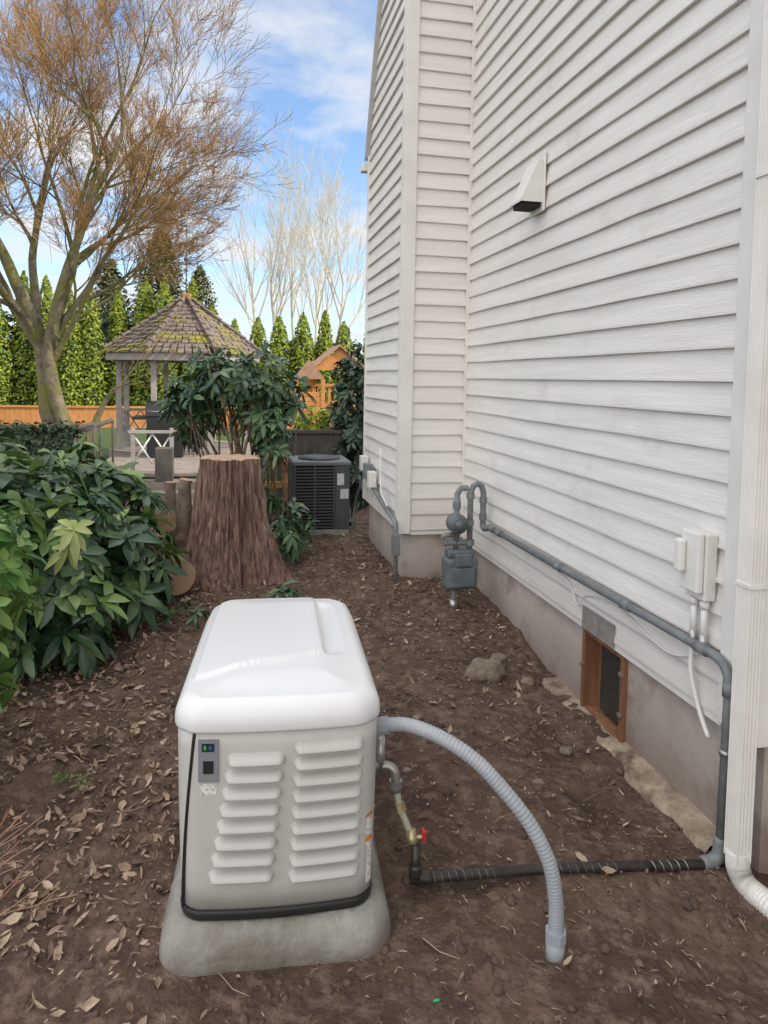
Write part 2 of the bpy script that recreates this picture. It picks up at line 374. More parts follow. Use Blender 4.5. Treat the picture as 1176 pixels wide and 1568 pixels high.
V=[(1.791,vy-.085,vz+.15),(1.791,vy+.085,vz+.15),(1.791,vy-.085,vz-.10),(1.791,vy+.085,vz-.10),
   (1.66,vy-.085,vz-.085),(1.66,vy+.085,vz-.085),(1.66,vy-.085,vz-.10),(1.66,vy+.085,vz-.10),(1.765,vy-.085,vz+.15),(1.765,vy+.085,vz+.15)]
mesh('vent_hood',V,[(0,8,9,1),(8,4,5,9),(4,6,7,5),(0,2,6,4,8),(1,9,5,7,3),(0,1,3,2)],M['trim'],H)
box('vent_hood_shade',(1.675,vy-.075,vz-.125),(1.785,vy+.075,vz-.102),M['dark'],H)  # dark slab puts the shade of the hood opening into colour
# ---------------------------------------------------------------- electrical box
E=empty('electrical_disconnect_box')
ey,ez=2.41,1.0
box('back',(1.76,ey-.07,ez-.13),(1.81,ey+.05,ez+.13),M['trim'],E,.006)
box('door',(1.728,ey-.065,ez-.10),(1.758,ey+.045,ez+.135),M['trim'],E,.008)
box('flip_cover',(1.695,ey+.0,ez-.03),(1.727,ey+.04,ez+.10),M['trim'],E,.01)
for yy in (ey-.04,ey+.02):
    tube('conduit',[(1.785,yy,ez-.135),(1.785,yy,ez-.30)],.013,M['trim'],E)
    tube('coupling',[(1.785,yy,ez-.135),(1.785,yy,ez-.165)],.018,M['trim'],E)
    tube('coupling_low',[(1.785,yy,ez-.27),(1.785,yy,ez-.33)],.016,M['metal'],E)
tube('cable',[(1.785,ey+.02,ez-.31),(1.78,ey+.02,ez-.42),(1.79,ey,ez-.52),(1.80,ey-.03,ez-.60),(1.80,ey-.08,ez-.66)],.009,M['trim'],E,cm=5)
tube('wall_cable',[(1.80,ey-.04,ez-.34),(1.80,ey+.2,ez-.43),(1.80,ey+.6,ez-.37),(1.80,ey+.9,ez-.40),(1.80,ey+1.0,ez-.48),(1.80,ey+1.15,ez-.38),(1.80,ey+1.6,ez-.37),(1.80,ey+2.1,ez-.36)],.004,M['trim'],E,sides=6,cm=6)
# ---------------------------------------------------------------- gas pipe
G=empty('gas_pipe'); ry=YC+.06
tube('wall_run',[(1.775,4.62,.665),(1.775,ry+.09,.685),(1.770,ry+.04,.675),(1.768,ry+.01,.645),(1.767,ry,.60),(1.762,ry,-.02)],.0185,M['gpipe'],G)
for y,z in ((4.5,.666),(3.6,.674),(2.9,.680),(2.36,.684)):
    tube('pipe_coupling',[(1.775,y-.03,z),(1.775,y+.03,z)],.024,M['gpipe'],G)
tube('riser_coupling',[(1.766,ry,.35),(1.766,ry,.37)],.024,M['metal'],G)
tube('elbow_coupling',[(1.767,ry,.62),(1.767,ry,.57)],.024,M['gpipe'],G)
gp=catmull([(1.762,ry,.0),(1.755,ry,-.04),(1.72,ry,-.05),(1.66,ry,-.05),(1.4,ry+.01,-.03),(1.1,2.20,.0),(.8,2.20,.02),(.66,2.20,.03),(.615,2.20,.04)],8)
tube('buried_run',gp,.0175,M['bpipe'],G)
tube('ground_elbow',[(1.762,ry,.04),(1.757,ry,-.02),(1.735,ry,-.045),(1.69,ry,-.05)],.025,M['gpipe'],G,cm=4)
def spiral(name,p0,p1,r,turns,rr,m):
    p0=Vector(p0);p1=Vector(p1);d=(p1-p0);t=d.normalized();u=t.orthogonal().normalized();w=t.cross(u)
    n=int(turns*12);pts=[p0+d*(i/n)+u*math.cos(i/12*6.283)*r+w*math.sin(i/12*6.283)*r for i in range(n+1)]
    tube(name,pts,rr,m,G,sides=5)
wrapm=mat('wrap_edge',(.2,.2,.2),(.03,.03,.03),40,.4)
spiral('wrap_a',(.66,2.20,.030),(.90,2.20,.013),.017,9,.0020,wrapm)
spiral('wrap_b',(1.12,2.20,-.002),(1.36,ry+.008,-.026),.017,8,.0018,wrapm)
spiral('wrap_c',(1.48,ry+.005,-.038),(1.64,ry,-.050),.018,5,.0020,M['metal'])
tube('drop_leg',[(.605,2.2,.02),(.605,2.2,.15)],.016,M['bpipe'],G)
tube('base_elbow',[(.605,2.2,.08),(.605,2.2,.05),(.615,2.2,.032),(.66,2.2,.030)],.022,M['bpipe'],G,cm=4)
tube('flex_connector',[(.602,2.22,.15),(.59,2.23,.18),(.562,2.26,.25),(.555,2.28,.30)],.012,mat('yellow_flex',(.36,.35,.27),rough=.4),G,cm=5)
tube('valve_body',[(.603,2.215,.13),(.592,2.228,.185)],.019,M['brass'],G)
tube('valve_nut',[(.568,2.255,.235),(.561,2.262,.26)],.018,M['brass'],G,sides=6,smooth=False)
tube('valve_stem',[(.598,2.22,.16),(.63,2.20,.175)],.007,M['brass'],G)
box('valve_handle',(.626,2.190,.162),(.638,2.216,.197),M['red'],G,.003)
tube('regulator_elbow',[(.555,2.28,.29),(.552,2.285,.34),(.545,2.29,.365),(.52,2.3,.375),(.46,2.3,.38)],.016,M['metal'],G,cm=4)
tube('union',[(.553,2.284,.305),(.552,2.285,.33)],.023,M['metal'],G,sides=8,smooth=False)
tube('inlet_stub',[(.500,2.3,.35),(.500,2.3,.48)],.016,M['metal'],G)
tube('inlet_flange',[(.44,2.3,.38),(.49,2.3,.38)],.024,M['metal'],G)
# ---------------------------------------------------------------- gas meter
W=empty('gas_meter')
mx0,my,mz=1.575,4.72,-.045
g0=gh(mx0,my)
o=box('meter_body',(mx0-.115,my-.08,.28+mz),(mx0+.115,my+.08,.50+mz),M['meter'],W,.03); o.modifiers['b'].segments=4
box('meter_index',(mx0-.06,my-.10,.45+mz),(mx0+.06,my-.07,.54+mz),M['meter'],W,.01)
box('meter_face',(mx0-.085,my-.09,.30+mz),(mx0+.085,my-.07,.44+mz),M['meter'],W,.01)
box('meter_top',(mx0-.10,my-.05,.50+mz),(mx0+.10,my+.05,.555+mz),M['meter'],W,.015)
tube('loop',[(mx0+.07,my,.55+mz),(mx0+.07,my,.95+mz),(mx0+.09,my,1.0+mz),(mx0+.12,my,1.015+mz),(mx0+.15,my,1.0+mz),(mx0+.165,my,.95+mz),(mx0+.165,my,.72+mz),(mx0+.165,my,.71+mz)],.021,M['gpipe'],W)
for z in (.60,.93,.74): tube('nut',[(mx0+.07,my,z-.02+mz),(mx0+.07,my,z+.02+mz)],.030,M['gpipe'],W,sides=8,smooth=False)
for z in (.90,.78): tube('nut',[(mx0+.165,my,z-.02+mz),(mx0+.165,my,z+.02+mz)],.029,M['gpipe'],W,sides=8,smooth=False)
tube('outlet',[(mx0+.165,my,.72+mz),(mx0+.17,my-.02,.70+mz),(1.775,4.66,.668),(1.775,4.6,.665)],.024,M['gpipe'],W)
tube('regulator_disc',[(mx0-.03,my-.06,.74+mz),(mx0-.03,my+.03,.74+mz)],.068,M['meter'],W,sides=24)
tube('regulator_bonnet',[(mx0-.03,my-.10,.74+mz),(mx0-.03,my-.06,.74+mz)],.035,M['meter'],W,sides=16)
tube('regulator_neck',[(mx0-.03,my,.55+mz),(mx0-.03,my,.95+mz)],.020,M['gpipe'],W)
tube('neck_nut',[(mx0-.03,my,.84+mz),(mx0-.03,my,.89+mz)],.030,M['gpipe'],W,sides=8,smooth=False)
tube('upper_link',[(mx0-.03,my,.94+mz),(mx0,my,.985+mz),(mx0+.05,my,.985+mz)],.02,M['gpipe'],W,cm=4)
tube('regulator_vent',[(mx0-.03,my,.66+mz),(mx0-.12,my-.02,.66+mz),(mx0-.14,my-.02,.64+mz)],.017,M['gpipe'],W)
tube('valve',[(mx0-.11,my,.60+mz),(mx0+.10,my,.60+mz)],.02,M['gpipe'],W)
tube('valve_cap',[(mx0-.12,my,.60+mz),(mx0-.10,my,.60+mz)],.028,M['gpipe'],W,sides=8,smooth=False)
tube('service_riser',[(mx0-.04,my,g0-.05),(mx0-.04,my,.30)],.02,M['gpipe'],W)
tube('riser_collar',[(mx0-.04,my,g0-.02),(mx0-.04,my,g0+.06)],.028,M['metal'],W)
R_=empty('utility_conduit')
tube('rear_run',[(1.25,6.7,.78),(1.25,5.7,.62),(1.25,5.36,.58),(1.245,5.30,.54),(1.245,5.29,.48),(1.245,5.29,.0)],.017,M['gpipe'],R_)
box('junction',(1.215,5.26,.33),(1.275,5.32,.50),M['gpipe'],R_,.005)
for k in range(3):
    y=6.2+.2*k
    box('meter_can',(1.20,y,.72+.05*k),(1.27,y+.1,.86+.05*k),M['trim'] if k!=1 else M['gpipe'],R_,.005)
tube('hanging_cable',[(1.25,5.95,1.1),(1.24,5.9,.95),(1.23,5.8,.75),(1.24,5.6,.66)],.006,M['trim'],R_,cm=5)
# ---------------------------------------------------------------- pad + generator (slightly rotated about its front)
PX,PY=.140,2.63
rot=math.radians(-4.0)
piv=Vector((PX,2.05,0))
def place(o):
    o.matrix_world = Matrix.Translation(piv)@Matrix.Rotation(rot,4,'Z')@Matrix.Translation(-piv)
rings=[]
for dz,ins in ((-.10,-.030),(.0,-.026),(.045,-.016),(.073,0),(.085,.012),(.087,.03)):
    rr=rrect(.325-ins,.618-ins,.11,10,30)
    rings.append([(PX+x*(1+.014*noise.noise(Vector((x*6,y*6,dz*20)))+.006*noise.noise(Vector((x*25,y*25,dz*40)))),PY+y*(1+.008*noise.noise(Vector((x*7,y*7,9+dz*20)))+.004*noise.noise(Vector((x*25,y*25,dz*40)))),dz+.007*noise.noise(Vector((x*9,y*9,2)))) for x,y in rr])
V,F=loft(rings); po=mesh('concrete_pad',V,F,M['padc'],smooth=True); place(po)
GEN=empty('standby_generator')
A,Bh,RC=.297,.575,.065
GY=2.63
SL=lambda y: .045*(y+.575)/1.15      # enclosure top falls slightly to the rear
def bow(x,y,a,b):
    k=max(0,1-(x/a)**2); return (x, y-.020*k if y<0 else y+.02*k) if abs(y)>b-.07 else (x,y)
def fronty(xr):
    a=A;r=RC
    if abs(xr)<=a-r: y=-Bh
    else: y=-(Bh-r)-math.sqrt(max(0,r*r-(abs(xr)-(a-r))**2))
    return GY+y-.020*max(0,1-(xr/a)**2)
def ring(a,b,r,z,sl=0): return [(PX+x,GY+y,z-sl*SL(y)) for x,y in (bow(p,q,a,b) for p,q in rrect(a,b,r))]
V,F=loft([ring(A-.020,Bh-.012,.06,.086),ring(A-.008,Bh-.002,RC,.093),ring(A-.005,Bh+.001,RC,.118),ring(A-.010,Bh-.004,RC,.122)])
mesh('base_band',V,F,M['black'],GEN,True)
V,F=loft([ring(A-.012,Bh-.006,RC,.121),ring(A-.008,Bh-.001,RC,.131)]+[ring(A-.008+.010*math.sin(math.pi*.5*t/8),Bh,RC,.131+.55*t/8,t/8) for t in range(9)])
mesh('enclosure',V,F,M['gen'],GEN,True)
LZ=-.018
la,lb,lr=A+.012,Bh+.014,.085
prof2=[(.008,.685),(.002,.687),(0,.693),(0,.713),(.002,.727),(.007,.742),(.015,.755),(.027,.766),(.043,.774)]
nr=60; maxi=la-.012
for k in range(1,nr): prof2.append((.043+(maxi-.043)*k/(nr-1), None))
DR=.022
def lidz(x,y,d):
    z=.774+.018*ss(.043,.20,d)
    yl=-.42+(x+.31)*.34; xl=.150
    up=ss(yl,yl+.010,y)*ss(xl+.010,xl-.010,x)*ss(.015,.06,d)
    z+=.009*up
    sc=ss(yl+.0,yl+.05,y)*ss(.46,.40,y)*ss(xl-.004,xl+.010,x)*ss(xl+.085,xl+.02,x)
    z-=.017*sc
    return z+LZ-DR*ss(-.3,.75,y)-SL(y)
rings=[]
for d_,z in prof2:
    a=la-d_;b=lb-d_;r=max(.004,min(lr-d_*.55,a*.98))
    row=[]
    for x,y in rrect(a,b,r,8,56):
        k=max(0,1-(x/la)**2)*max(0,1-d_/.2); yy=y+(-.02*k if y<0 else .02*k) if abs(y)>b-.01 else y
        zz=lidz(x,y,d_) if z is None else z+LZ-SL(y)-DR*ss(-.3,.75,y)*ss(.703,.774,z)
        row.append((PX+x*(1-.03*ss(.3,.6,yy)),GY+yy,zz))
    rings.append(row)
V,F=loft(rings); mesh('lid',V,F,M['lid'],GEN,True)
V,F=[],[]
def louver(x0,x1,z,h,dep):
    n=18; m=7; n0=len(V)
    for i in range(n+1):
        t=i/n; x=x0+(x1-x0)*t; e=min(1,min(t,1-t)*(x1-x0)/.016); s=math.sqrt(max(0,1-(1-e)**2)); yb=fronty(x)
        for (o,dz) in ((.004,.5),(-.25*dep,.36),(-.62*dep,.12),(-dep,-.18),(-.95*dep,-.34),(-.5*dep,-.45),(.004,-.5)):
            V.append((PX+x,yb+(o*s if o<0 else o)+ (0 if o>0 else -.0005),z+dz*h*(.35+.65*s)))
    for i in range(n):
        for j in range(m-1):
            a=n0+i*m+j; F.append((a,a+1,a+m+1,a+m))
p=.0485
for k in range(9):
    t=k/8; louver(.045-.016*t,.252-.010*t,.615-k*p,.035,.030)
for k in range(8):
    t=k/7; louver(-.148-.054*t,.018-.030*t,.587-k*.0500,.035,.030)
mesh('louvers',V,F,M['gen'],GEN,True)
def fpatch(name,xa,xb,za,zb,off,m):
    n=6;V=[]
    for i in range(n+1):
        x=xa+(xb-xa)*i/n; y=fronty(x)
        V+=[(PX+x,y+.003,za),(PX+x,y-off,za),(PX+x,y-off,zb),(PX+x,y+.003,zb)]
    F=[(0,3,2,1),(4*n,4*n+1,4*n+2,4*n+3)]
    for i in range(n):
        for j in range(4):
            a=4*i+j;b=4*i+(j+1)%4; F.append((a,b,b+4,a+4))
    return mesh(name,V,F,m,GEN)
q=-.016
fpatch('control_panel',-.232,-.174,.536+q,.662+q,.006,M['pgrey'])
fpatch('display',-.218,-.188,.562+q,.600+q,.0075,M['black'])
fpatch('status_window',-.222,-.186,.628+q,.652+q,.0075,M['black'])
fpatch('led_green',-.216,-.209,.634+q,.646+q,.0085,M['green'])
fpatch('led_blue',-.201,-.193,.634+q,.646+q,.0085,M['blue'])
fpatch('warning_label',-.226,-.180,.494+q,.528+q,.0015,M['label'])
fpatch('side_label',.264,.283,.310,.375,.0015,M['label'])
fpatch('side_label_text',.264,.282,.16,.290,.0015,M['label'])
fpatch('side_label_bar',.264,.283,.367,.375,.002,M['orange'])
fpatch('side_label_bar2',.264,.283,.290,.300,.002,M['orange'])
sp=[]
for i in range(31):
    t=i/30; z=.668-.542*t; x=-.243-.030*math.sin(t*1.6)-.006*t
    sp.append((PX+x,fronty(x)-.0005,z))
tube('door_seal',sp,.0050,M['black'],GEN,sides=8)
place(GEN)
# flexible conduit
C=empty('flexible_conduit')
cp=catmull([(.47,2.19,.575),(.55,2.14,.595),(.642,2.075,.580),(.735,2.02,.530),(.810,1.975,.458),(.888,1.93,.360),(.938,1.897,.255),(.957,1.885,.15),(.960,1.882,.07),(.960,1.882,-.05)],40)
V,F=[],[]; tube_data(cp,[.0220+.0007*(1 if (i//2)%2 else -1) for i in range(len(cp))],18,V,F); mesh('hose',V,F,M['conduit'],C,True)
tube('fitting',[(.42,2.21,.560),(.50,2.175,.583)],.029,M['conduit'],C,sides=10,smooth=False)
tube('fitting_flange',[(.435,2.205,.563),(.450,2.197,.567)],.036,M['conduit'],C,sides=16)
tube('ground_fitting',[(.960,1.882,-.06),(.960,1.882,.035)],.028,M['conduit'],C,sides=20)
tube('ground_fitting_nut',[(.960,1.882,.02),(.960,1.882,.052)],.032,M['conduit'],C,sides=8,smooth=False)
zz=gh(.56,1.78); box('plastic_scrap',(.55,1.78,zz),(.568,1.787,zz+.006),M['green'],None,.002)
# ---------------------------------------------------------------- stump
ST=empty('tree_stump')
sx,sy,stop_=.0,5.72,1.055
sg=gh(sx,sy); V,F=[],[]; nseg=260; nring=46
for j in range(nring+1):
    t=j/nring; z=sg-.08+(stop_-sg+.08)*t
    fl=.205+.065*(1-t)+.15*(1-t)**3
    cxo=-.02*t
    for k in range(nseg):
        a=2*math.pi*k/nseg
        lob=(.07*math.cos(3*a+.8)+.05*math.cos(5*a+2.1))*(1-t)**1.6
        q=Vector((math.cos(a)*3.2,math.sin(a)*3.2,z*.7))
        g=noise.noise(q*2.2)*.018+abs(noise.noise(Vector((math.cos(a)*7,math.sin(a)*7,z*1.3))))*.08-.02+abs(noise.noise(Vector((math.cos(a)*15,math.sin(a)*15,z*3.5))))*.035
        r=fl+lob+g
        V.append((sx+cxo+math.cos(a)*r,sy+math.sin(a)*r,z+(0 if j<nring else .012*noise.noise(Vector((a*3,0,0))))))
for j in range(nring):
    for k in range(nseg):
        a=j*nseg+k;b=j*nseg+(k+1)%nseg; F.append((a,b,b+nseg,a+nseg))
mesh('trunk',V,F,M['bark'],ST)
V2=[Vector(v) for v in V[nring*nseg:]]; c=Vector((sx-.02,sy,stop_))
top=[c+(v-c)*.93+Vector((0,0,.004)) for v in V2]; mesh('cut_face',[c+Vector((0,0,.012))]+top+V2,[(0,1+k,1+(k+1)%nseg) for k in range(nseg)]+[(1+k,1+nseg+k,1+nseg+(k+1)%nseg,1+(k+1)%nseg) for k in range(nseg)],M['cut'],ST)
def logm(name,p0,p1,r0,r1):
    p0=Vector(p0);p1=Vector(p1);V,F=[],[]
    n=14; pts=[p0.lerp(p1,i/n)+Vector((noise.noise(Vector((i*.7,r0*50,0)))*.02,0,0)) for i in range(n+1)]
    tube_data(pts,[ (r0+(r1-r0)*i/n)*(1+.12*noise.noise(Vector((i*.9,r0*99,1)))) for i in range(n+1)],20,V,F)
    return mesh(name,V,F,mats=[M['log'],M['cut']],mi=[0]*(len(F)-2)+[1,1])
logm('cut_stump',(-.40,5.95,0),(-.37,5.9,.86),.070,.050)
logm('cut_stump',(-.50,6.3,0),(-.52,6.3,.78),.06,.045)
logm('log',(-.36,5.20,.25),(-.72,5.95,.30),.125,.11)
logm('log',(-.50,5.9,.52),(-.85,6.5,.52),.09,.08)
logm('log',(-.60,5.45,.10),(-.95,6.1,.12),.10,.09)
# ---------------------------------------------------------------- foliage
def leaf(V,F,o,d,up,L_,w,droop=.25):
    d=d.normalized(); s=d.cross(up)
    if s.length<1e-4: s=d.orthogonal()
    s.normalize(); u=s.cross(d).normalized(); n=len(V)
    def P(t,sd,h): return o+d*(t*L_)+s*(sd*w)+u*(h*w)-Vector((0,0,droop*L_*t*t))
    V += [P(0,0,0),P(.25,-.36,.10),P(.25,0,0),P(.25,.36,.10),P(.62,-.5,.14),P(.62,0,0),P(.62,.5,.14),P(.86,-.27,.06),P(.86,0,0),P(.86,.27,.06),P(1,0,-.03)]
    F += [(n,n+2,n+1),(n,n+3,n+2),(n+1,n+2,n+5,n+4),(n+2,n+3,n+6,n+5),(n+4,n+5,n+8,n+7),(n+5,n+6,n+9,n+8),(n+7,n+8,n+10),(n+8,n+9,n+10)]
def rosette(V,F,o,axis_,k,L_,w,dr):
    axis_=axis_.normalized(); s=axis_.orthogonal().normalized(); w_=axis_.cross(s)
    a0=rnd.random()*6.28; dr+=rnd.uniform(-.15,.25)
    for i in range(k):
        a=a0+i*6.283/k+rnd.gauss(0,.2); el=rnd.uniform(-.3,.6)
        d=(s*math.cos(a)+w_*math.sin(a))*math.cos(el)+axis_*math.sin(el)
        leaf(V,F,o+axis_*rnd.uniform(-.02,.02),d,axis_,L_*rnd.uniform(.65,1.2),w*rnd.uniform(.8,1.2),dr+rnd.uniform(-.1,.2))
def bush(name,blobs,n,L_,w,m,k=8,dr=.3,stems=14,base=None,inner=.35,shell=(.9,1.08),sr=.018,vis=.18,light=None,lf=0,rough=.30):
    V,F=[],[]; VL,FL=[],[]; E_=empty(name); SV,SF=[],[]
    if base is None: base=(blobs[0][0],blobs[0][1])
    tot=sum(b[3]*b[4]+b[3]*b[5]+b[4]*b[5] for b in blobs)
    for b in blobs:
        c=Vector(b[:3]); R=Vector(b[3:6]); cnt=int(n*(b[3]*b[4]+b[3]*b[5]+b[4]*b[5])/tot)
        for i in range(cnt):
            d=Vector((rnd.gauss(0,1),rnd.gauss(0,1),rnd.gauss(.25,1))).normalized()
            ou=rnd.random()>inner
            rad=rnd.uniform(*shell) if ou else rnd.uniform(.45,.9)
            rad*=1+rough*noise.noise(d*2.6+c)
            o=c+Vector((d.x*R.x,d.y*R.y,d.z*R.z))*rad
            g=gh(o.x,o.y)
            if o.z<g+.05: continue
            ax=(d+Vector((0,0,.6))+Vector((rnd.gauss(0,.4),rnd.gauss(0,.4),rnd.gauss(0,.2))))
            sc=rnd.uniform(.75,1.15)
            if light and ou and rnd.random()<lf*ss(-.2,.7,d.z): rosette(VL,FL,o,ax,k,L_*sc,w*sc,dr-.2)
            else: rosette(V,F,o,ax,k,L_*sc,w*sc,dr)
            if rnd.random()<vis:
                q=c.lerp(o,.3); q.z=max(q.z*.7,g)
                tube_data([q,q.lerp(o,.5)+Vector((0,0,-.03)),o],[min(.006,sr*.5),min(.005,sr*.4),min(.003,sr*.3)],4,SV,SF,False)
    for i in range(stems):
        b=rnd.choice(blobs); e=Vector((b[0]+rnd.gauss(0,.35)*b[3],b[1]+rnd.gauss(0,.35)*b[4],b[2]+b[5]*rnd.uniform(0,.6)))
        sp_=min(.12,b[3]*.4)
        s=Vector((base[0]+rnd.gauss(0,sp_),base[1]+rnd.gauss(0,sp_),gh(*base[:2])-.05))
        mid=s.lerp(e,.5)+Vector((rnd.gauss(0,sp_*.6),rnd.gauss(0,sp_*.6),sp_*.8))
        pts=catmull([s,mid,e],4); tube_data(pts,[sr-sr*.65*j/(len(pts)-1) for j in range(len(pts))],6,SV,SF,False)
    mesh('leaves',V,F,m,E_,True)
    if VL: mesh('new_leaves',VL,FL,light,E_,True)
    if SV: mesh('stems',SV,SF,M['stem'],E_,True)
    return E_
RB=bush('rhododendron_bush',[(-1.25,4.55,.58,.52,.5,.50),(-1.9,5.2,.66,.9,.8,.58),(-.76,4.95,.38,.32,.42,.32),(-1.5,4.15,.50,.5,.4,.44),(-1.1,5.7,.58,.42,.6,.48),(-1.0,4.25,.30,.34,.32,.28)],1250,.175,.062,M['rhodo'],k=8,base=(-1.4,4.8),light=M['rhodo2'],lf=.40,rough=.4)
V,F=[],[]
rosette(V,F,Vector((-.83,4.02,.86)),Vector((.3,-.8,.6)),9,.13,.045,.2)
rosette(V,F,Vector((-.85,4.00,.76)),Vector((.2,-.9,.3)),7,.11,.042,.5)
mesh('pale_rosette',V,F,M['yleaf'],RB,True)
bush('laurel_shrub',[(-1.00,3.0,.88,.22,.30,.26),(-1.0,2.75,.60,.17,.22,.25),(-1.25,3.4,.85,.3,.3,.3)],240,.10,.042,M['laurel'],k=7,dr=.1,base=(-1.25,3.0),inner=.3,sr=.010)
bush('rhododendron_bush',[(-.02,7.1,1.62,.48,.45,.28),(.33,7.0,1.42,.28,.35,.26),(-.40,7.2,1.34,.26,.35,.24)],190,.155,.050,M['rhodo'],k=8,base=(.1,6.9),stems=26,inner=.4,dr=.15,sr=.016,vis=.5,rough=.7)
bush('rhododendron_bush',[(.42,6.3,.26,.26,.30,.20),(.56,6.8,.30,.18,.25,.18),(.38,6.7,.95,.14,.25,.45)],95,.13,.043,M['rhodo'],k=7,base=(.42,6.6),dr=.35,vis=.4,sr=.010)
bush('small_rhododendron',[(.32,4.55,.22,.13,.16,.12)],16,.10,.036,M['rhodo'],k=7,base=(.35,4.6),stems=4,sr=.005)
bush('small_rhododendron',[(-.28,4.6,.16,.12,.16,.1)],14,.09,.03,M['rhodo'],k=6,base=(-.3,4.7),stems=3,sr=.005)
bush('small_weed',[(-.62,2.95,.05,.08,.06,.03)],8,.035,.016,M['laurel'],k=6,base=(-.62,2.95),stems=2,dr=.1,sr=.002)
bush('evergreen_shrub',[(1.50,8.9,1.15,.26,.5,.85),(1.45,8.7,.6,.20,.4,.5)],380,.11,.055,M['ivy'],k=7,base=(1.5,8.8),stems=4,inner=.3)
bush('euonymus_shrub',[(1.15,9.6,1.05,.30,.3,.22)],90,.08,.04,M['hedge'],k=7,base=(1.1,9.6))
def leafmass(name,fn,n,size,m,E_=None):
    V,F=[],[]
    for i in range(n):
        o,d=fn()
        s=size*rnd.uniform(.6,1.3); a=Vector((rnd.gauss(0,1),rnd.gauss(0,1),rnd.gauss(0,1))).normalized()
        d=(d+a*.7).normalized(); u=d.orthogonal().normalized(); u=(Matrix.Rotation(rnd.random()*6.28,3,d)@u); w=d.cross(u); k=len(V)
        V += [o+u*s,o+w*s*.45,o-u*s*.8,o-w*s*.45]; F.append((k,k+1,k+2,k+3))
    return mesh(name,V,F,m,E_)
def bx():
    x=rnd.uniform(-7,-1.9); f=rnd.random(); t=.95+.06*noise.noise(Vector((x*2,0,0)))
    if f<.5: return Vector((x,9.2+rnd.gauss(0,.06),rnd.uniform(0,t))),Vector((0,-1,.3))
    return Vector((x,rnd.uniform(9.2,10),t+rnd.gauss(0,.05))),Vector((0,0,1))
leafmass('boxwood_hedge',bx,18000,.045,M['box'])
cols=[]; x=-17
while x<13:
    cols.append((x+rnd.gauss(0,.08),27.5+rnd.gauss(0,.25),(rnd.uniform(3.7,4.4) if x>-1 else rnd.uniform(4.3,5.2)),rnd.uniform(.44,.56))); x+=rnd.uniform(.72,.92)
wts=[c[2]*c[3] for c in cols]
def hd():
    c=rnd.choices(cols,wts)[0]; t=min(rnd.random(),.995); z=t*c[2]
    r=c[3]*(1-t**3.2)**.75*(1+.3*noise.noise(Vector((c[0]*3,z*2.2,t))))
    a=rnd.uniform(math.pi*.85,math.pi*2.15); r*=rnd.uniform(.75,1.08)
    return Vector((c[0]+math.cos(a)*r,c[1]+math.sin(a)*r,z+.05+rnd.random()**3*.12)),Vector((math.cos(a),math.sin(a),.5))
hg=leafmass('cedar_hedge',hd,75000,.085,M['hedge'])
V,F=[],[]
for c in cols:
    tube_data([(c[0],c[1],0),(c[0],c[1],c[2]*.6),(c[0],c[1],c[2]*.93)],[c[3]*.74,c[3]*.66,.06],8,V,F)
mesh('hedge_core',V,F,M['box'],hg)  # dark core colour paints shade into the gaps between columns
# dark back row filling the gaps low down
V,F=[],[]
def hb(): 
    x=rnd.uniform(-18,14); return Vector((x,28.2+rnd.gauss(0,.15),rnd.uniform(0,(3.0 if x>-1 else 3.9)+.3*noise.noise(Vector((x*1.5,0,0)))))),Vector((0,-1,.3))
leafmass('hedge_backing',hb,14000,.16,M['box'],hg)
def conifer(name,x,y,h,r,n,size,m,pw=.65):
    E_=empty(name)
    tube('trunk',[(x,y,0),(x,y,h*.95)],[.18,.03],M['tbark'],E_,sides=8)
    def f():
        t=rnd.random()**1.2; z=h*(.08+.92*t); a=rnd.random()*6.283
        br=noise.noise(Vector((z*1.3,a*1.2,x)))*.5+.5
        rr=r*(1-t)**pw*(.35+.9*br)*rnd.uniform(.3,1.0)+.03
        return Vector((x+math.cos(a)*rr,y+math.sin(a)*rr,z+rr*.05+rnd.gauss(0,.08))),Vector((math.cos(a)*.5,math.sin(a)*.5,.8))
    leafmass('foliage',f,n,size,m,E_)
conifer('fir_tree',-2.9,31,7.6,2.6,12000,.11,M['conif'],.6)
conifer('fir_tree',-1.5,34,6.6,1.9,6000,.11,M['conif'],.6)
conifer('fir_tree',-5.2,33,6.6,2.0,6000,.12,M['conif'],.6)
conifer('fir_tree',-9.0,21,4.2,2.4,9000,.14,M['box'])
# ---------------------------------------------------------------- bare trees
def grow(out,p,d,l,r,lev,maxlev,up,spread,nb,wob,ratio=.62):
    n=5 if lev<2 else 4 if lev<maxlev else 3
    pts=[p]; rads=[r]; dd=d.normalized()
    for i in range(n):
        dd=(dd+Vector((rnd.gauss(0,wob),rnd.gauss(0,wob),rnd.gauss(0,wob)+up))).normalized()
        pts.append(pts[-1]+dd*(l/n)); rads.append(r*(1-.62*(i+1)/n))
    out.append((pts,rads,lev))
    if lev>=maxlev: return
    k=nb[lev]
    for j in range(k):
        t=rnd.uniform(.25,1) if j<k-1 else 1.0
        i=min(n-1,int(t*n)); q=pts[i].lerp(pts[i+1],t*n-i); base=(pts[i+1]-pts[i]).normalized()
        s=base.orthogonal().normalized(); s=Matrix.Rotation(rnd.random()*6.283,3,base)@s
        sp=spread*rnd.uniform(.6,1.3)*(.5 if j==k-1 else 1)
        nd=(base*math.cos(sp)+s*math.sin(sp))
        grow(out,q,nd,l*ratio*rnd.uniform(.75,1.2),rads[i+1]*.72 if j<k-1 else rads[-1],lev+1,maxlev,up,spread,nb,wob,ratio)
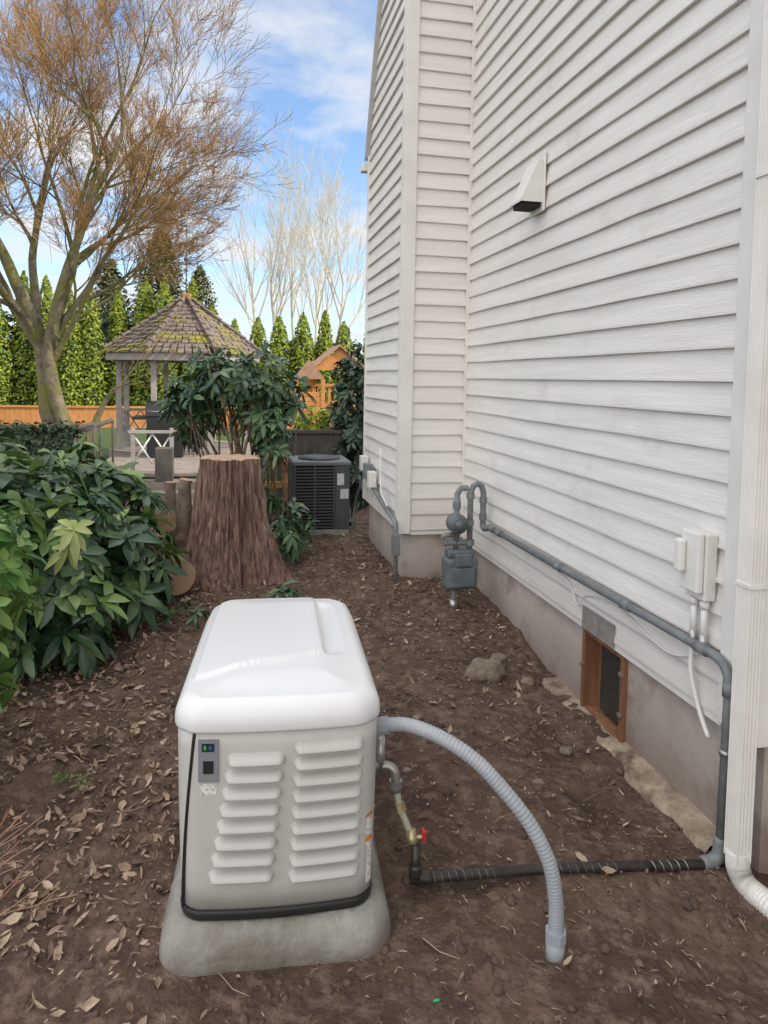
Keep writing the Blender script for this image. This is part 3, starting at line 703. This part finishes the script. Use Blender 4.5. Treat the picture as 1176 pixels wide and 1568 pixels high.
def tree(name,starts,maxlev,nb,up,spread,wob,mb,mt,minr,ratio=.62,extra=None):
    out=[]
    for (p,d,l,r) in starts: grow(out,Vector(p),Vector(d),l,r,0,maxlev,up,spread,nb,wob,ratio)
    if extra: out+=extra
    E_=empty(name); V,F,V2,F2=[],[],[],[]
    for pts,rads,lev in out:
        rads=[max(minr,x) for x in rads]
        if lev<=maxlev-2:
            if lev<2:
                c_=catmull(pts,3); rr=[]
                for i in range(len(c_)):
                    f=i/3; a=min(len(rads)-2,int(f)); rr.append((rads[a]+(rads[a+1]-rads[a])*(f-a))*(1+.12*noise.noise(c_[i]*4)))
                tube_data(c_,rr,9,V,F,False)
            else: tube_data(pts,rads,5,V,F,False)
        else: tube_data(pts,rads,3,V2,F2,False)
    mesh('limbs',V,F,mb,E_,True); mesh('twigs',V2,F2,mt,E_)
    return E_
tx,ty=-2.72,11.8
tr=[([Vector((tx+.1,ty,-.1)),Vector((tx+.12,ty,.5)),Vector((tx-.05,ty,1.1)),Vector((tx-.10,ty,1.8)),Vector((tx-.25,ty,2.5))],[.19,.155,.135,.12,.10],0),
    ([Vector((tx+.3,ty,-.1)),Vector((tx+.33,ty-.1,.5)),Vector((tx+.08,ty-.1,1.3)),Vector((tx-.02,ty-.1,2.0)),Vector((tx+.1,ty-.1,2.7))],[.15,.12,.105,.095,.085],0),
    ([Vector((tx+.3,ty,.1)),Vector((tx+.55,ty-.1,.7)),Vector((tx+.75,ty-.1,1.2)),Vector((tx+.95,ty-.2,1.5))],[.09,.07,.045,.02],0)]
ex=[]
grow(ex,Vector((tx+.75,ty-.1,1.2)),Vector((.6,-.1,.9)),.9,.02,2,4,.05,.5,[3,3,4,3],.1,.6)
grow(ex,Vector((tx+.9,ty-.2,1.45)),Vector((.8,-.1,.4)),.7,.015,2,4,.05,.5,[3,3,3,3],.1,.6)
tree('bare_maple_tree',[((tx-.25,ty,2.5),(-.25,.1,1),2.7,.10),((tx+.1,ty-.1,2.7),(.14,-.1,1),2.9,.085),((tx-.1,ty,2.0),(-.5,-.3,1),2.7,.075),((tx-.0,ty,2.1),(.42,.2,1),2.6,.065),
   ((tx-.2,ty,2.4),(.05,.3,1),2.9,.08),((tx-.1,ty,1.9),(-.9,.2,.9),2.4,.06),((tx+.1,ty,2.6),(.25,.3,1),2.8,.07),((tx+.05,ty-.1,1.9),(.70,-.2,.9),1.9,.05)],
   5,[5,5,5,6,6],.06,.58,.11,M['tbark'],M['twig'],.0027,.59,tr+ex)
tree('bare_birch_tree',[((3.5+dx_,38+dy_,0),(dx_*.15,0,1),6.8,.13) for dx_,dy_ in ((-1.5,0),(-.7,.5),(0,1),(.6,0),(1.3,.6))],
   4,[8,4,3,3],.10,.46,.045,M['ptwig'],M['ptwig'],.0085,.58)
out=[]
for i in range(6):
    grow(out,Vector((-.62+rnd.gauss(0,.02),1.64+rnd.gauss(0,.05),.52+rnd.gauss(0,.05))),Vector((1,.15,rnd.uniform(.1,1.0))),.14,.0026,0,2,.02,.35,[2,2],.06,.6)
V,F=[],[]
for pts,rads,lev in out: tube_data(pts,[max(.0011,r) for r in rads],5,V,F,False)
tube_data([(-.80,1.6,-.1),(-.72,1.62,.30),(-.62,1.64,.50)],[.006,.005,.003],6,V,F)
mesh('bare_twig_shrub',V,F,M['shtwig'],smooth=True)
# ---------------------------------------------------------------- gazebo
GZ=empty('gazebo'); gx,gy,gr=-.83,13.6,1.42
def rp(r,z,k,off=22.5):
    a=math.radians(off+45*k); return Vector((gx+r*math.cos(a),gy+r*math.sin(a),z))
V,F=[],[];nc=13; ze,za=2.08,3.07
for k in range(8):
    for c in range(nc):
        t0=c/nc;t1=(c+1)/nc
        r0=gr*(1-t0)+.05;r1=gr*(1-t1)+.05; z0=ze+(za-ze)*t0;z1=ze+(za-ze)*t1
        a,b=rp(r0+.02,z0,k),rp(r0+.02,z0,k+1); e,d=rp(r1,z1,k),rp(r1,z1,k+1)
        ns=max(1,9-int(8*t0))
        for s in range(ns):
            u0=s/ns+.008;u1=(s+1)/ns-.008; j=rnd.uniform(.008,.045)
            n=len(V); up=Vector((0,0,j)); dn=(a-e)*rnd.uniform(0,.22)
            V+=[a.lerp(b,u0)+up+dn,a.lerp(b,u1)+up+dn,e.lerp(d,u1)+Vector((0,0,.004)),e.lerp(d,u0)+Vector((0,0,.004)),a.lerp(b,u0)-Vector((0,0,.01))+dn,a.lerp(b,u1)-Vector((0,0,.01))+dn]
            F+=[(n,n+1,n+2,n+3),(n+4,n+5,n+1,n)]
mesh('roof_shingles',V,F,M['shingle'],GZ)
V=[rp(gr-.02,ze-.03,k) for k in range(8)]+[Vector((gx,gy,za-.03))]
mesh('roof_deck',V,[(k,(k+1)%8,8) for k in range(8)]+[tuple(range(8))[::-1]],M['gdark'],GZ)
for k in range(8):
    for i in range(9):
        a,b=rp(gr+.03,ze+.05,k),rp(.05,za+.05,k); tube('ridge_cap',[a.lerp(b,i/9)+Vector((0,0,.015)),a.lerp(b,(i+1.05)/9)],[.045,.03],M['shingle2'],GZ,sides=5,smooth=False)
    a,b=rp(gr+.0,ze-.14,k),rp(gr+.0,ze-.14,k+1); n_=Vector((0,0,.12))
    inn=(Vector((gx,gy,ze-.14))-(a+b)/2).normalized()*.04
    mesh('fascia',[a,b,b+n_,a+n_,a+inn,b+inn,b+inn+n_,a+inn+n_],[(0,1,2,3),(7,6,5,4),(0,4,5,1),(3,2,6,7)],M['gpaint'],GZ)
    p=rp(gr-.22,0,k); box('post',(p.x-.045,p.y-.045,.35),(p.x+.045,p.y+.045,ze-.05),M['gpaint'],GZ,.005)
    q=rp(gr-.22,0,k+1)
    if k not in (4,5,6):
        for z in (.62,1.02): tube('rail',[(p.x,p.y,z),(q.x,q.y,z)],.025,M['gpaint'],GZ,sides=4,smooth=False)
        for s in range(3):
            a=p.lerp(q,s/3);b=p.lerp(q,(s+1)/3)
            tube('lattice',[(a.x,a.y,.62),(b.x,b.y,1.02)],.014,M['gpaint'],GZ,sides=4)
            tube('lattice',[(a.x,a.y,1.02),(b.x,b.y,.62)],.014,M['gpaint'],GZ,sides=4)
    for e,f_ in ((p,q),(q,p)): tube('brace',[(e.x,e.y,1.65),(e.lerp(f_,.25).x,e.lerp(f_,.25).y,1.95)],.022,M['gpaint'],GZ,sides=4)
V,F=loft([[rp(gr-.05,z,k) for k in range(8)] for z in (.0,.38)]); mesh('floor',V,F,M['deck'],GZ)
box('cap',(gx-.08,gy-.08,za),(gx+.08,gy+.08,za+.12),M['cedar'],GZ,.02)
VN=empty('weather_vane'); zv=za+.12
tube('rod',[(gx,gy,za+.1),(gx,gy,zv+1.2)],.010,M['vanemat'],VN,sides=8)
tube('arm_x',[(gx-.22,gy,zv+.55),(gx+.22,gy,zv+.55)],.008,M['vanemat'],VN,sides=6)
tube('arm_y',[(gx,gy-.22,zv+.52),(gx,gy+.22,zv+.52)],.008,M['vanemat'],VN,sides=6)
for sx_ in (-.22,.22):
    box('letter',(gx+sx_-.03,gy-.005,zv+.52),(gx+sx_-.012,gy+.005,zv+.60),M['vanemat'],VN); box('letter_bar',(gx+sx_-.011,gy-.005,zv+.58),(gx+sx_+.03,gy+.005,zv+.60),M['vanemat'],VN)
rock('ball',(gx,gy,zv+.62),.045,(1,1,1),M['vanemat'],0,2).parent=VN
rock('ball',(gx,gy,zv+.42),.035,(1,1,1),M['vanemat'],0,2).parent=VN
V=[(gx+a,gy,zv+b) for a,b in ((-.20,.88),(-.10,.93),(.06,.93),(.12,1.02),(.17,1.05),(.22,1.0),(.15,.96),(.13,.88),(.12,.76),(.09,.76),(.09,.86),(-.08,.86),(-.10,.76),(-.13,.76),(-.14,.86),(-.24,.80))]
V+=[(x,y+.012,z) for x,y,z in V]; n=16
mesh('animal_silhouette',V,[tuple(range(n)),tuple(range(2*n-1,n-1,-1))]+[(i,i+n,(i+1)%n+n,(i+1)%n) for i in range(n)],M['vanemat'],VN)
BQ=empty('barbecue_grill'); bx0,by0=-1.05,12.0
box('cabinet',(bx0-.28,by0-.22,.38),(bx0+.28,by0+.22,1.00),M['grill'],BQ,.01)
box('shelf',(bx0-.50,by0-.2,.98),(bx0+.50,by0+.2,1.03),M['grill'],BQ,.01)
V,F=loft([[(bx0+x,by0-.22*math.cos(a),1.035+.24*math.sin(a)) for a in [math.pi*i/12 for i in range(13)]] for x in (-.30,.30)]); mesh('hood',V,F,M['grill'],BQ)
tube('handle',[(bx0-.25,by0-.25,1.11),(bx0+.25,by0-.25,1.11)],.012,M['metal'],BQ)
DK=empty('deck')
for i in range(16): box('deck_board',(-1.9,9.9+i*.145,.33),(.2,10.035+i*.145,.37),M['deck'],DK)
box('deck_skirt',(-1.88,9.92,0),(.18,12.2,.328),M['gdark'],DK)
for i in range(3): box('step',(-1.2,9.0+.3*i,0),(-.1,9.29+.3*i,.10+.1*i),M['deck'],DK,.005)
for (a,b) in (((-2.6,10.2),(-1.65,10.6)),((-2.9,9.7),(-1.75,9.75))):
    tube('hand_rail',[(a[0],a[1],.70),(b[0],b[1],1.05)],.035,M['gdark'],DK,sides=6)
    for i in range(7):
        t=i/6; X=a[0]+(b[0]-a[0])*t; Y=a[1]+(b[1]-a[1])*t; tube('baluster',[(X,Y,.1),(X,Y,.70+.35*t)],.022,M['gdark'],DK,sides=4)
for x in (-1.30,-.80): box('rail_post',(x-.025,9.95,.375),(x+.025,10.0,.98),M['gpaint'],DK)
for a,b in ((-1.30,-1.05),(-1.05,-.80)):
    tube('lattice_x',[(a,9.98,.50),(b,9.98,.90)],.014,M['trim'],DK,sides=4); tube('lattice_x',[(a,9.98,.90),(b,9.98,.50)],.014,M['trim'],DK,sides=4)
box('top_rail',(-1.36,9.94,.91),(-.74,10.02,.945),M['gpaint'],DK)
box('planter_box',(-.98,9.6,.30),(-.76,9.85,.74),M['gdark'],None,.01)
# ---------------------------------------------------------------- fences
FN=empty('wooden_fence')
x=-16
while x<8:
    box('board',(x,22.0,.05),(x+.135,22.02,.70+rnd.uniform(-.01,.01)),M['cedar'],FN); x+=.14
box('rail_cap',(-16,21.96,.70),(8,22.06,.75),M['cedar'],FN)
SC=empty('dark_fence'); x=.30
while x<1.30:
    box('slat',(x,8.6,.15),(x+.11,8.62,1.02),M['gdark'],SC); x+=.115
box('cap_rail',(.26,8.57,1.02),(1.32,8.66,1.06),M['gdark'],SC)
GF=empty('garden_fence')
for z in (.45,.70): box('rail',(-.05,8.0,z),(.62,8.03,z+.07),M['cedar'],GF)
for x in (-.02,.27,.56): box('post',(x,8.035,0),(x+.06,8.09,.85),M['cedar'],GF)
box('utility_cabinet',(.30,8.2,.3),(.50,8.4,1.0),mat('cab_green',(.2,.23,.18),rough=.6),None,.01)
# ---------------------------------------------------------------- AC
AC=empty('air_conditioner'); ax,ay,ag=.90,7.45,.10
box('base',(ax-.29,ay-.29,ag-.05),(ax+.29,ay+.29,ag+.04),M['padc'],AC,.01)
box('core',(ax-.26,ay-.26,ag+.04),(ax+.26,ay+.26,ag+.70),M['dark'],AC)
for k in range(20):
    z=ag+.06+k*.032
    box('louver',(ax-.285,ay-.285,z),(ax+.13,ay-.262,z+.014),M['ac'],AC)
    box('side_louver',(ax-.287,ay-.26,z),(ax-.262,ay+.28,z+.014),M['ac'],AC)
for x in (-.285,-.08,.12): box('bar',(ax+x,ay-.292,ag+.04),(ax+x+.016,ay-.27,ag+.70),M['ac'],AC)
box('service_panel',(ax+.14,ay-.29,ag+.04),(ax+.285,ay-.262,ag+.70),M['ac'],AC,.004)
box('label_a',(ax+.155,ay-.293,ag+.50),(ax+.225,ay-.2905,ag+.62),M['label'],AC)
box('label_b',(ax+.19,ay-.293,ag+.36),(ax+.275,ay-.2905,ag+.46),M['label'],AC)
box('top',(ax-.30,ay-.30,ag+.70),(ax+.30,ay+.30,ag+.745),M['actop'],AC,.012)
tube('fan_grille',[(ax,ay,ag+.745),(ax,ay,ag+.765)],.22,M['ac'],AC,sides=28)
tube('refrigerant_line',[(ax+.28,ay-.1,ag+.2),(ax+.32,ay-.15,ag+.05),(ax+.35,ay-.2,ag+.3),(1.28,ay-.5,.7)],.012,M['black'],AC,cm=5)
tube('power_whip',[(ax+.28,ay-.2,ag+.35),(ax+.32,ay-.25,ag+.1),(ax+.35,ay-.3,ag+.35),(1.26,ay-.8,.85)],.010,M['gpipe'],AC,cm=5)
# ---------------------------------------------------------------- playset
PL=empty('playset'); px,py=2.85,20.0
for a in (-.65,.65):
    for b in (-.6,.6): box('post',(px+a-.06,py+b-.06,0),(px+a+.06,py+b+.06,2.0),M['cedar'],PL)
box('platform',(px-.75,py-.7,.9),(px+.75,py+.7,1.0),M['cedar'],PL)
for k in range(8):
    x=px-.62+k*.17; box('baluster',(x,py-.66,1.0),(x+.07,py-.63,1.45),M['cedar'],PL)
box('rail',(px-.7,py-.69,1.45),(px+.7,py-.61,1.53),M['cedar'],PL)
V=[(px-.9,py-.9,1.85),(px-.0,py-.9,2.60),(px+.9,py-.9,1.85),(px-.9,py+.9,1.85),(px-.0,py+.9,2.60),(px+.9,py+.9,1.85)]
V+=[(x,y,z-.06) for x,y,z in V]
mesh('roof',V,[(0,1,4,3),(1,2,5,4),(6,9,10,7),(7,10,11,8),(0,6,7,1),(1,7,8,2),(3,4,10,9),(4,5,11,10)],M['croof'],PL)
mesh('gable',[(px-.75,py-.8,1.9),(px+.75,py-.8,1.9),(px,py-.8,2.5)],[(0,1,2)],M['cedar'],PL)
V=[(px-1.25,py-1.3,1.65),(px-.85,py-1.3,2.15),(px-.45,py-1.3,1.65),(px-1.25,py-.7,1.65),(px-.85,py-.7,2.15),(px-.45,py-.7,1.65)]
mesh('dormer',V,[(0,1,4,3),(1,2,5,4),(0,2,1)],M['croof'],PL)
for a in (-1.2,-.5): box('dormer_post',(px+a-.05,py-1.3,0),(px+a+.05,py-1.2,1.66),M['cedar'],PL)
for k in range(6): box('wall_board',(px-1.2,py-1.28,.55+k*.13),(px-.5,py-1.25,.66+k*.13),M['cedar'],PL)
V=[(px+.75,py-.4,1.0),(px+.75,py+.1,1.0),(px+2.2,py-.4,.15),(px+2.2,py+.1,.15)]
mesh('slide',V,[(0,2,3,1)],M['yellow'],PL)
box('toy_panel',(px-.1,py-.67,1.15),(px+.05,py-.66,1.3),M['green'],PL)
# ---------------------------------------------------------------- world
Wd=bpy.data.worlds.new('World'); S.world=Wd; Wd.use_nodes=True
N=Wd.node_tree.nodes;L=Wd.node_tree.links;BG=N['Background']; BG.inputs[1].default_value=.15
sun=Vector((.93,-.37,0)).normalized(); el=math.radians(37)
sky=N.new('ShaderNodeTexSky'); sky.sky_type='NISHITA'; sky.sun_disc=False; sky.sun_elevation=el; sky.sun_rotation=math.atan2(sun.x,sun.y)
tint=N.new('ShaderNodeMixRGB'); tint.blend_type='MULTIPLY'; tint.inputs[0].default_value=1; tint.inputs[2].default_value=(1.40,1.55,1.70,1); L.new(sky.outputs[0],tint.inputs[1])
tc=N.new('ShaderNodeTexCoord'); sp_=N.new('ShaderNodeSeparateXYZ'); L.new(tc.outputs['Generated'],sp_.inputs[0])
ad=N.new('ShaderNodeMath'); ad.operation='ADD'; ad.inputs[1].default_value=.22; L.new(sp_.outputs[2],ad.inputs[0])
mxm=N.new('ShaderNodeMath'); mxm.operation='MAXIMUM'; mxm.inputs[1].default_value=.05; L.new(ad.outputs[0],mxm.inputs[0])
dv=N.new('ShaderNodeVectorMath'); dv.operation='DIVIDE'; L.new(tc.outputs['Generated'],dv.inputs[0])
cb=N.new('ShaderNodeCombineXYZ')
for i in range(3): L.new(mxm.outputs[0],cb.inputs[i])
L.new(cb.outputs[0],dv.inputs[1])
mp=N.new('ShaderNodeMapping'); mp.inputs['Scale'].default_value=(1,1.0,0); mp.inputs['Location'].default_value=(3.1,.6,0); L.new(dv.outputs[0],mp.inputs[0])
ns=N.new('ShaderNodeTexNoise'); ns.inputs['Scale'].default_value=2.6; ns.inputs['Detail'].default_value=10; ns.inputs['Roughness'].default_value=.56; ns.inputs['Distortion'].default_value=.2
L.new(mp.outputs[0],ns.inputs[0])
cr=N.new('ShaderNodeValToRGB'); cr.color_ramp.elements[0].position=.42; cr.color_ramp.elements[1].position=.62; L.new(ns.outputs[0],cr.inputs[0])
mx=N.new('ShaderNodeMixRGB'); mx.inputs[2].default_value=(5.8,6.0,6.3,1); L.new(cr.outputs[0],mx.inputs[0]); L.new(tint.outputs[0],mx.inputs[1])
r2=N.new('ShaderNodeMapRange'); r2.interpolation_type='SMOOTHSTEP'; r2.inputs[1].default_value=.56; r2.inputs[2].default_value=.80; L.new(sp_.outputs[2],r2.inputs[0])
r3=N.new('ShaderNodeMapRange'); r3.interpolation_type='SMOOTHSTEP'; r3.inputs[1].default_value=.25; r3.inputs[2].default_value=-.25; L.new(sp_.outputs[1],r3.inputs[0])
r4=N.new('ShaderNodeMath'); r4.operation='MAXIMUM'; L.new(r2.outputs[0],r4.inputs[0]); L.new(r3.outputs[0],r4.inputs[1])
m2=N.new('ShaderNodeMixRGB'); m2.inputs[2].default_value=(13.0,12.7,12.4,1); L.new(r4.outputs[0],m2.inputs[0]); L.new(mx.outputs[0],m2.inputs[1])  # added unseen bright sky, overhead and behind the camera, to lift shaded areas
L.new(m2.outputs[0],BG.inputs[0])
sl=bpy.data.lights.new('sun','SUN'); sl.energy=4.2; sl.angle=math.radians(.5); sl.color=(1,.93,.80)
so=link(bpy.data.objects.new('sun',sl))
sd=Vector((sun.x*math.cos(el),sun.y*math.cos(el),math.sin(el))); so.rotation_euler=(-sd).to_track_quat('-Z','Y').to_euler()
# ---------------------------------------------------------------- camera
cam=bpy.data.cameras.new('camera'); co=link(bpy.data.objects.new('camera',cam)); S.camera=co
cam.sensor_fit='VERTICAL'; cam.sensor_height=36; cam.lens=24.96; cam.shift_y=-.088; cam.clip_end=2000; cam.clip_start=.05
yaw=math.radians(12.1); pit=math.radians(3.5); rol=math.radians(1.0)
Fw=Vector((math.sin(yaw)*math.cos(pit),math.cos(yaw)*math.cos(pit),-math.sin(pit)))
Rt=Vector((math.cos(yaw),-math.sin(yaw),0)); Up=Rt.cross(Fw)
R2=Rt*math.cos(rol)+Up*math.sin(rol); U2=Up*math.cos(rol)-Rt*math.sin(rol)
m=Matrix((R2,U2,-Fw)).transposed().to_4x4(); m.translation=Vector((0,0,1.70)); co.matrix_world=m
S.view_settings.view_transform='Standard'; S.view_settings.look='None'; S.view_settings.exposure=0
